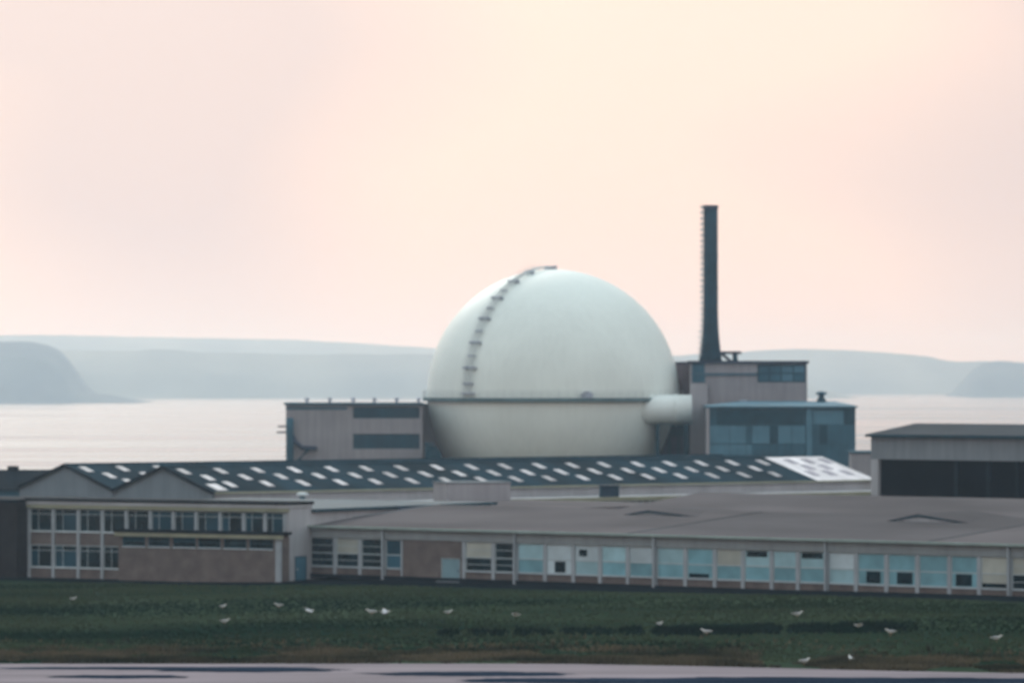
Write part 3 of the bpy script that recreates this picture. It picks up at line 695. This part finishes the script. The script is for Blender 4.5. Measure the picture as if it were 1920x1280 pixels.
# dark roofed shed behind, far left
HO = at(-70, 900, 640)
SH = root('dark_shed', 'long low shed with dark roof behind the left gable', 'shed', (HO.x, HO.y, 0), R(-3))
hl = solve_s((HO.x, HO.y), R(-3), 88)
zr_, ze_ = zz(881, 640), 5.2
MB().prism([(0, 0), (9, 0), (9, ze_), (4.5, zr_-0.15), (0, ze_)], 0.2, hl-0.2).build('wall', mt['teal'], SH)
for i in range(5):
    MB().slab((hl*i/5+0.01, -0.4, ze_), (hl*(i+1)/5-0.01, -0.4, ze_), (hl*(i+1)/5-0.01, 4.5, zr_), (hl*i/5+0.01, 4.5, zr_), 0.12).build('roof_sheet', mt['dark'], SH)
MB().slab((0, 4.51, zr_), (hl, 4.51, zr_), (hl, 9.4, ze_), (0, 9.4, ze_), 0.12).build('rear_slope', mt['dark'], SH)
MB().box(solve_s((HO.x, HO.y), R(-3), 5), solve_s((HO.x, HO.y), R(-3), 24), 3.9, 5.1, zr_-0.1, zr_+0.45).build('ridge_vent', mt['dark'], SH)

# ------------------------------------------------------------------ long single-storey laboratories
LO = at(580, 985, 492); LA = R(-41.2); Lo = (LO.x, LO.y)
LB = root('laboratory_block', 'long single storey laboratory with low grey roof and a ribbon of windows', 'laboratory', (LO.x, LO.y, 0), LA)
def ls(px, t=0.0): return solve_s(Lo, LA, px, t)
LEND = 96.0
MB().box(-0.4, LEND, 0.25, 79, 0, 4.9).build('wall', mt['gwall'], LB)
MB().box(-0.5, LEND, -0.12, 0.24, 3.92, 4.86).build('fascia', mt['labfascia'], LB)
MB().box(-0.7, LEND, -0.62, -0.36, 4.86, 5.06).build('gutter', mt['gutter'], LB)
MB().box(-0.7, LEND, -0.355, 0.3, 4.862, 4.93).build('soffit', mt['olive'], LB)
SLOPE = 1.65/20.0
cut = [-1.0, ls(1175), ls(1740), LEND]
for i, (a1, a2) in enumerate(zip(cut, cut[1:])):
    MB().slab((a1+0.01, -0.5, 5.0), (a2-0.01, -0.5, 5.0), (a2-0.01, 20, 6.65), (a1+0.01, 20, 6.65), 0.08).build('roof_section', mt['labroof' if i != 1 else 'labroof2'], LB)
    if i: MB().slab((a1-0.16, -0.5, 5.03), (a1+0.16, -0.5, 5.03), (a1+0.16, 19.9, 6.68), (a1-0.16, 19.9, 6.68), 0.03).build('valley_flashing', mt['greyroof'], LB)
MB().slab((-1, 20.01, 6.65), (LEND, 20.01, 6.65), (LEND, 40, 5.0), (-1, 40, 5.0), 0.08).build('rear_slope', mt['labroof2'], LB)
MB().slab((-1.12, -0.5, 5.06), (-0.90, -0.5, 5.06), (-0.90, 20, 6.72), (-1.12, 20, 6.72), 0.22).build('verge_board', mt['gwall'], LB)
MB().slab((0, 40.02, 5.0), (LEND, 40.02, 5.0), (LEND, 60, 7.2), (0, 60, 7.2), 0.08).build('roof_section', mt['labroof'], LB)
MB().slab((0, 60.01, 7.2), (LEND, 60.01, 7.2), (LEND, 79, 5.0), (0, 79, 5.0), 0.08).build('rear_slope', mt['labroof2'], LB)
MB().box(-26, -1.1, 36, 62, 0, 5.7).build('link_wall', mt['gwall'], LB)
MB().box(-26.2, -0.1, 35.8, 62.2, 5.72, 5.95).build('flat_roof', mt['labroof'], LB)
for pl, pa, pr in ((1172, 1215, 1304), (1666, 1722, 1815)):
    tf = 15.0; za = 5.0 + tf*SLOPE
    xl, xa, xr = ls(pl, tf), ls(pa, tf), ls(pr, tf); top = 0.42 if pl < 1500 else 0.62
    mon = MB().prismy([(xl, za-0.05), (xr, za-0.05), (xa, za+top)], tf, tf+0.2).build('monitor_face', mt['gwalll'], LB)
    MB().prismy([(xl, za-0.08), (xa, za+top-0.17), (xr, za-0.10), (xr, za+0.02), (xa, za+top+0.02), (xl, za+0.02)], tf-0.12, tf-0.003).build('barge_board', mt['teal_d'], mon)
    m2 = MB(); b_ = tf+8
    m2.slab((xl-0.1, tf-0.13, za+0.03), (xa, tf-0.13, za+top+0.08), (xa, b_, za+top+0.28), (xl-0.1, b_, za+0.26), 0.06)
    m2.slab((xa+0.001, tf-0.13, za+top+0.08), (xr+0.1, tf-0.13, za+0.03), (xr+0.1, b_, za+0.26), (xa+0.001, b_, za+top+0.28), 0.06)
    m2.build('monitor_roof', mt['labroof2'], mon)

# bays: (left px, right px, upper pane, lower pane, extra)
bays = [(580,628,'glass_d','glass_d',None),(628,675,'blind_c','glass_d',None),(675,721,'glass_d','glass_d',None),(721,752,'glass_b','teal',None),
 (870,925,'blind_c','glass_d',None),(925,968,'glass_d','glass_d',None),(968,1022,'blind_l','blind_t',None),(1022,1075,'blind_w','blind_w',('low',0.3,0.75)),
 (1075,1125,'blind_w','blind_l',('top',0.15,0.5)),(1125,1177,'blind_l','blind_t',None),(1177,1229,'blind_w','blind_t',None),(1229,1285,'blind_l','blind_t',None),
 (1285,1340,'blind_t','blind_t',('foot',0.05,0.85)),(1340,1393,'blind_c','blind_t',None),(1393,1447,'blind_l','blind_t',('slot',0.05,0.9)),(1447,1496,'blind_l','blind_t',None),
 (1496,1551,'blind_l','blind_t',('slot',0.05,0.9)),(1551,1605,'blind_w','blind_l',None),(1605,1662,'blind_t','blind_t',('low',0.3,0.85)),(1662,1720,'blind_t','blind_t',('low',0.3,0.9)),
 (1720,1780,'blind_t','blind_t',None),(1780,1836,'blind_t','blind_t',('low',0.15,0.8)),(1836,1894,'blind_c','blind_c',('foot',0.0,1.0)),(1894,1955,'blind_c','glass_d',None),(1955,2020,'blind_t','glass_d',None)]
thick = {721, 968, 1229, 1551, 1894}
ZS, ZM, ZT = 1.12, 2.42, 3.90
posts = set()
MB().box(-0.45, LEND, -0.22, -0.162, 0, 0.42).build('base_shadow_strip', mt['dark'], LB)  # added dark strip, draws the shadow line along the wall foot
for (p0, p1, mu, ml, ex) in bays:
    xa, xb = ls(p0)+0.20, ls(p1)-0.20
    if p1 == 752: xb = ls(p1)
    w_ = window(LB, xa, xb, ZS, ZT, y=0.0, bars_z=(ZM,), panes=[ml, mu], fr=0.08, bar=0.10, sill=True, sillmat='post')
    for zb in ((ZS+ZM)/2, (ZM+ZT)/2):
        if 'glass_d' in (mu, ml): MB().box(xa+0.08, xb-0.08, 0.035, 0.058, zb-0.025, zb+0.025).build('glazing_bar', mt['frame'], w_)
    if ex:
        kind, f0, f1 = ex; ww = xb-xa-0.16; e0, e1 = xa+0.08+ww*f0, xa+0.08+ww*f1
        zr2 = {'low': (ZS+0.15, ZM-0.12), 'top': (ZM+0.45, ZT-0.42), 'slot': (ZT-0.62, ZT-0.1), 'foot': (ZS+0.1, ZS+0.48)}[kind]
        MB().box(e0, e1, 0.03, 0.056, zr2[0], zr2[1]).build('open_pane', mt['glass_d'], w_)
    MB().box(xa, xb, 0.04, 0.246, 0, ZS-0.095).build('brick_panel', mt['brick'], LB)
    posts |= {p0, p1}
for p in sorted(posts):
    x = ls(p)
    if p in thick:
        MB().box(x-0.195, x+0.195, -0.16, 0.245, 0, 3.918).build('column', mt['post'], LB)
        MB().tube([(x, -0.30, 0.05), (x, -0.30, 4.7), (x, -0.45, 4.86)], 0.13, 10).build('downpipe', mt['post'], LB)
    elif p == 752: MB().box(x+0.003, x+0.2, -0.05, 0.245, 0, 3.917).build('mullion_post', mt['post'], LB)
    else: MB().box(x-0.195, x+0.195, -0.06, 0.245, 0, 3.917).build('mullion_post', mt['post'], LB)
xa, xb = ls(752)+0.21, ls(870)-0.205; d0, d1 = ls(828), ls(861)
MB().box(xa, d0-0.08, 0.0, 0.244, 0, 3.915).build('brick_wall', mt['brick'], LB)
MB().box(d1+0.08, xb, 0.0, 0.244, 0, 3.915).build('brick_wall', mt['brick'], LB)
MB().box(d0-0.079, d1+0.079, 0.0, 0.243, 2.3, 3.914).build('brick_wall', mt['brick'], LB)
dr = MB().box(d0, d1, 0.10, 0.16, 0.12, 2.22).build('door', mt['door_p'], LB)
MB().box(d0-0.078, d0-0.002, 0.04, 0.2, 0, 2.298).box(d1+0.002, d1+0.078, 0.04, 0.2, 0, 2.298).box(d0-0.002, d1+0.002, 0.04, 0.2, 2.222, 2.298).build('door_frame', mt['frame'], dr)
MB().box(d1-0.2, d1-0.12, 0.03, 0.098, 1.05, 1.2).build('handle', mt['steel'], dr)
MB().box(d0-0.2, d1+0.2, -0.6, -0.002, 0, 0.115).build('door_step', mt['gwall'], LB)

# dark sheets that paint the shadow line along the foot of the buildings
def P(O, a, s_, t, z): return (O[0]+s_*math.cos(a)-t*math.sin(a), O[1]+s_*math.sin(a)+t*math.cos(a), z)
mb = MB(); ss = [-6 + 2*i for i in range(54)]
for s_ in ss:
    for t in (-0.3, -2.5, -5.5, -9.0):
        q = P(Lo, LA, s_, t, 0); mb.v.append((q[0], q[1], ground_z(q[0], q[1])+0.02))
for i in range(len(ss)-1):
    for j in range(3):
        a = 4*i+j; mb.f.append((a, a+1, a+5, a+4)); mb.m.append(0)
tag(mb.build('lab_foot_shade', mt['foot_shade']), kind='structure')
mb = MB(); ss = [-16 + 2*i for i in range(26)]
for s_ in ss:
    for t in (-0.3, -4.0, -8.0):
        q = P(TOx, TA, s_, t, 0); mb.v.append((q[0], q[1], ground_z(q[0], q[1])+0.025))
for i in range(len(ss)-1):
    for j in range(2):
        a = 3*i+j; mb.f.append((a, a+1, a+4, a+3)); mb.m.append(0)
tag(mb.build('office_foot_shade', mt['foot_shade']), kind='structure')

# ------------------------------------------------------------------ grey shed on the right
EO = at(1633, 808, 560); EA = R(-45); eo = (EO.x, EO.y)
E = root('grey_shed', 'large grey shed with shallow roof and wide black opening at the right', 'shed', (EO.x, EO.y, 0), EA)
el = 46.0; ez = 13.3; ezr = 14.25
o0 = solve_s(eo, EA, 1646)
MB().box(0, el, 0.6, 16, 0, ez-0.25).build('wall', mt['gwall'], E)
MB().box(0, el, 0, 0.598, 10.35, ez-0.26).build('front_panel', mt['gwall'], E)
MB().box(0, o0, 0, 0.597, 0, 10.34).build('corner_post', mt['gwalll'], E)
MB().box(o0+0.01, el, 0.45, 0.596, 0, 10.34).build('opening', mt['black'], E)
for p in (1790, 1850, 1905):
    x = solve_s(eo, EA, p); MB().box(x-0.25, x+0.25, 0.2, 0.449, 0, 10.33).build('column', mt['dark'], E)
MB().slab((-0.4, -0.4, ez-0.2), (el+0.4, -0.4, ez-0.2), (el+0.4, 8, ezr), (-0.4, 8, ezr), 0.2).build('roof', mt['greyroof'], E)
MB().slab((-0.4, 8.01, ezr), (el+0.4, 8.01, ezr), (el+0.4, 16.4, ez-0.2), (-0.4, 16.4, ez-0.2), 0.2).build('rear_slope', mt['greyroof'], E)
MB().box(-0.4, el+0.4, -0.56, -0.41, ez-0.5, ez-0.22).build('gutter', mt['teal_d'], E)

# ------------------------------------------------------------------ grass (uncountable)
def blades(name, n, gen, mat):
    v, f = [], []
    for _ in range(n):
        x, y, h, wd, lean = gen()
        z = ground_z(x, y); a = random.uniform(0, math.pi)
        for k in range(3):
            a += 1.05; dx, dy = math.cos(a)*wd, math.sin(a)*wd*0.6
            ox, oy = random.uniform(-wd, wd)*1.4, random.uniform(-wd, wd)*1.4
            b = len(v); hh = h*random.uniform(0.6, 1.1)
            v += [(x+ox-dx, y+oy-dy, z-0.01), (x+ox+dx, y+oy+dy, z-0.01), (x+ox+random.uniform(-1, 1)*lean+0.3*lean, y+oy+random.uniform(-1, 1)*lean, z+hh)]
            f.append((b, b+1, b+2))
    me = bpy.data.meshes.new(name); me.from_pydata(v, [], f); me.update()
    return tag(link(name, me, mat), kind='stuff')
def foot_shade_clear(x, y):
    ox, oy = x-Lo[0], y-Lo[1]; t = -ox*math.sin(LA) + oy*math.cos(LA)
    ox, oy = x-TO.x, y-TO.y; t2 = -ox*math.sin(TA) + oy*math.cos(TA)
    return t < -9.1 and t2 < -8.1
def g_field():
    while True:
        y = random.uniform(345, 490); x = random.uniform(-58, 58)
        if y > road_edge(x)+0.4 and foot_shade_clear(x, y):
            c = noise.noise((x*0.06, y*0.03, 2)); return x, y, 0.10+0.10*max(0, c+0.3), 0.09, 0.06
def g_edge():
    while True:
        x = random.uniform(-60, 60); y = road_edge(x) + abs(random.gauss(0, 1))*10.0 + 0.15
        c = noise.noise((x*0.18, y*0.10, 5)) + 0.4*noise.noise((x*0.6, y*0.3, 1))
        if c > -0.25: return x, y, 0.22+0.45*max(0, c), 0.10, 0.14
tag(blades('field_grass', 52000, g_field, mt['blade']), 'short dark green grass of the field before the buildings', 'grass')
tag(blades('verge_grass', 20000, g_edge, mt['drygrass']), 'rough tan and green grass along the edge of the runway', 'grass')
def g_rush():
    while True:
        q = random.random(); px = random.gauss(1350, 62) if q < 0.52 else (random.gauss(1590, 52) if q < 0.86 else random.uniform(820, 1260))
        if random.random() > 0.45 + 0.9*noise.noise((px*0.035, 0, 0)): continue
        d = CAMZ*FPX/(1186-HY) + random.gauss(0, 2.2)
        return (px-CX)/FPX*d, d, random.uniform(0.18, 0.42), 0.10, 0.12
tag(blades('rush_strip', 5200, g_rush, mt['rush']), 'strip of dark rushes along a ditch across the field', 'rushes')

# ------------------------------------------------------------------ gulls
def gull_mesh(spread):
    mb = MB(); n = 10
    sec = [(-0.36,0.010,0.004,0.02),(-0.30,0.045,0.012,0.018),(-0.20,0.060,0.035,0.005),(-0.08,0.085,0.075,-0.005),(0.05,0.095,0.088,0.0),(0.14,0.075,0.075,0.025),(0.19,0.050,0.052,0.065),(0.225,0.047,0.048,0.105),(0.26,0.044,0.044,0.125),(0.295,0.030,0.030,0.12),(0.315,0.012,0.014,0.112),(0.365,0.004,0.006,0.10)]
    rg = [[(x, wy*math.cos(q), zc+hz*math.sin(q)) for q in (2*math.pi*k/n for k in range(n))] for x, wy, hz, zc in sec]
    mb.rings(rg)
    me = mb.mesh('gull_body', True)
    import bmesh
    bm = bmesh.new(); bm.from_mesh(me); bm.faces.ensure_lookup_table()
    for sgn in (-1, 1):
        fs = [f for f in bm.faces if len(f.verts) == 4 and f.calc_center_median().y*sgn > 0.045 and -0.2 < f.calc_center_median().x < 0.12 and 0.0 < f.calc_center_median().z < 0.07]
        steps = ((0.20, 0.045, 0.03, 0.85), (0.22, 0.0, -0.06, 0.75), (0.24, -0.03, -0.12, 0.35)) if spread else ((0.012, 0.012, -0.05, 1.02), (0.004, -0.008, -0.16, 0.45))
        for dy, dz, dx, scl in steps:
            r = bmesh.ops.extrude_face_region(bm, geom=fs)
            vs_ = [e for e in r['geom'] if isinstance(e, bmesh.types.BMVert)]
            bmesh.ops.delete(bm, geom=fs, context='FACES')
            fs = [e for e in r['geom'] if isinstance(e, bmesh.types.BMFace)]
            c = sum((v.co for v in vs_), Vector())/len(vs_)
            for v in vs_:
                v.co = Vector((c.x + (v.co.x-c.x)*scl + dx, v.co.y + dy*sgn, c.z + (v.co.z-c.z)*(0.4 if spread else scl) + dz))
                if spread: v.co.y = v.co.y*0.3 + (c.y+dy*sgn)*0.7
    for f in bm.faces:
        c = f.calc_center_median(); f.smooth = True
        f.material_index = 1 if (abs(c.y) > 0.085 or (c.z > 0.06 and -0.25 < c.x < 0.13)) and not (spread and f.normal.z < 0.1) else 0
    bmesh.ops.recalc_face_normals(bm, faces=bm.faces)
    bm.to_mesh(me); bm.free(); return me
gm = {False: gull_mesh(False), True: gull_mesh(True)}
for me in gm.values(): me.materials.append(mt['gull_w']); me.materials.append(mt['gull_g'])
legm = MB().tube([(0, 0, -0.19), (0.0, 0, -0.05)], 0.011, 5).box(-0.01, 0.06, -0.025, 0.025, -0.2, -0.188).mesh('gull_leg'); legm.materials.append(mt['gull_leg'])
gulls = [
 (137,1113,0,10,1.0,'pale gull standing alone at the left edge of the grass'),
 (418,1131,0,40,1.1,'small gull on the grass, farther one of the left pair'),
 (421,1160,0,-15,1.35,'white gull on the grass, nearer one of the left pair'),
 (523,1132,0,185,1.2,'gull on grass between the left pair and the tilted flying gull'),
 (580,1145,1,25,1.1,'gull with spread wings tilting low over grass below the annex'),
 (697,1149,0,175,1.5,'big white gull, left one of the two side by side'),
 (722,1147,1,5,1.2,'white gull with open wings, right one of the two side by side'),
 (840,1150,0,20,1.2,'faint grey gull on grass in line with the pale blue door'),
 (968,1152,1,170,1.1,'white gull with open wings low over the middle of field'),
 (1237,1177,0,-60,1.3,'gull at the left end of the dark rush strip'),
 (1325,1191,0,160,1.4,'white gull just in front of the dark rush strip'),
 (1495,1164,0,10,1.4,'gull standing behind the gap in the dark rush strip'),
 (1610,1172,1,190,1.0,'gull with open wings above the right part of rush strip'),
 (1670,1194,0,200,1.4,'white gull in front of the right end of rush strip'),
 (1868,1204,0,5,1.4,'rightmost gull, alone in the dark corner of the field'),
 (1508,1244,0,30,1.4,'gull at the runway edge, left one of two'),
 (1595,1240,0,100,1.5,'gull at the runway edge facing away, right one of two')]
for px, py, fly, rot, scl, lab in gulls:
    d = CAMZ*FPX/(py-HY+2)
    x = (px-CX)/FPX*d; z = ground_z(x, d) + 0.2*scl + (0.9 if fly else 0.0)
    if fly:
        d = (CAMZ-z)*FPX/(py-HY); x = (px-CX)/FPX*d
    o = tag(link('gull', gm[bool(fly)], None), lab, 'gull', 'gulls on the field')
    o.location = (x, d, z); o.scale = (scl,)*3
    o.rotation_euler = (R(12 if fly else 0), R(8 if fly else 0), R(rot))
    if not fly:
        for sy in (-0.03, 0.03):
            l = link('leg', legm, None, o); l.location = (0.0, sy, 0)

# ------------------------------------------------------------------ haze
hz = MB().box(-6600, 6600, -400, 18500, -32, 156)
hm = bpy.data.materials.new('haze_air'); hm.use_nodes = True
hm.node_tree.nodes.remove(hm.node_tree.nodes['Principled BSDF'])
pv = hm.node_tree.nodes.new('ShaderNodeVolumePrincipled')
pv.inputs['Color'].default_value = (0.58, 0.79, 1.0, 1); pv.inputs['Absorption Color'].default_value = (1, 1, 1, 1); pv.inputs['Density'].default_value = 0.000098; pv.inputs['Anisotropy'].default_value = 0.8
hm.node_tree.links.new(pv.outputs[0], hm.node_tree.nodes['Material Output'].inputs['Volume'])
tag(hz.build('haze', hm), kind='stuff')
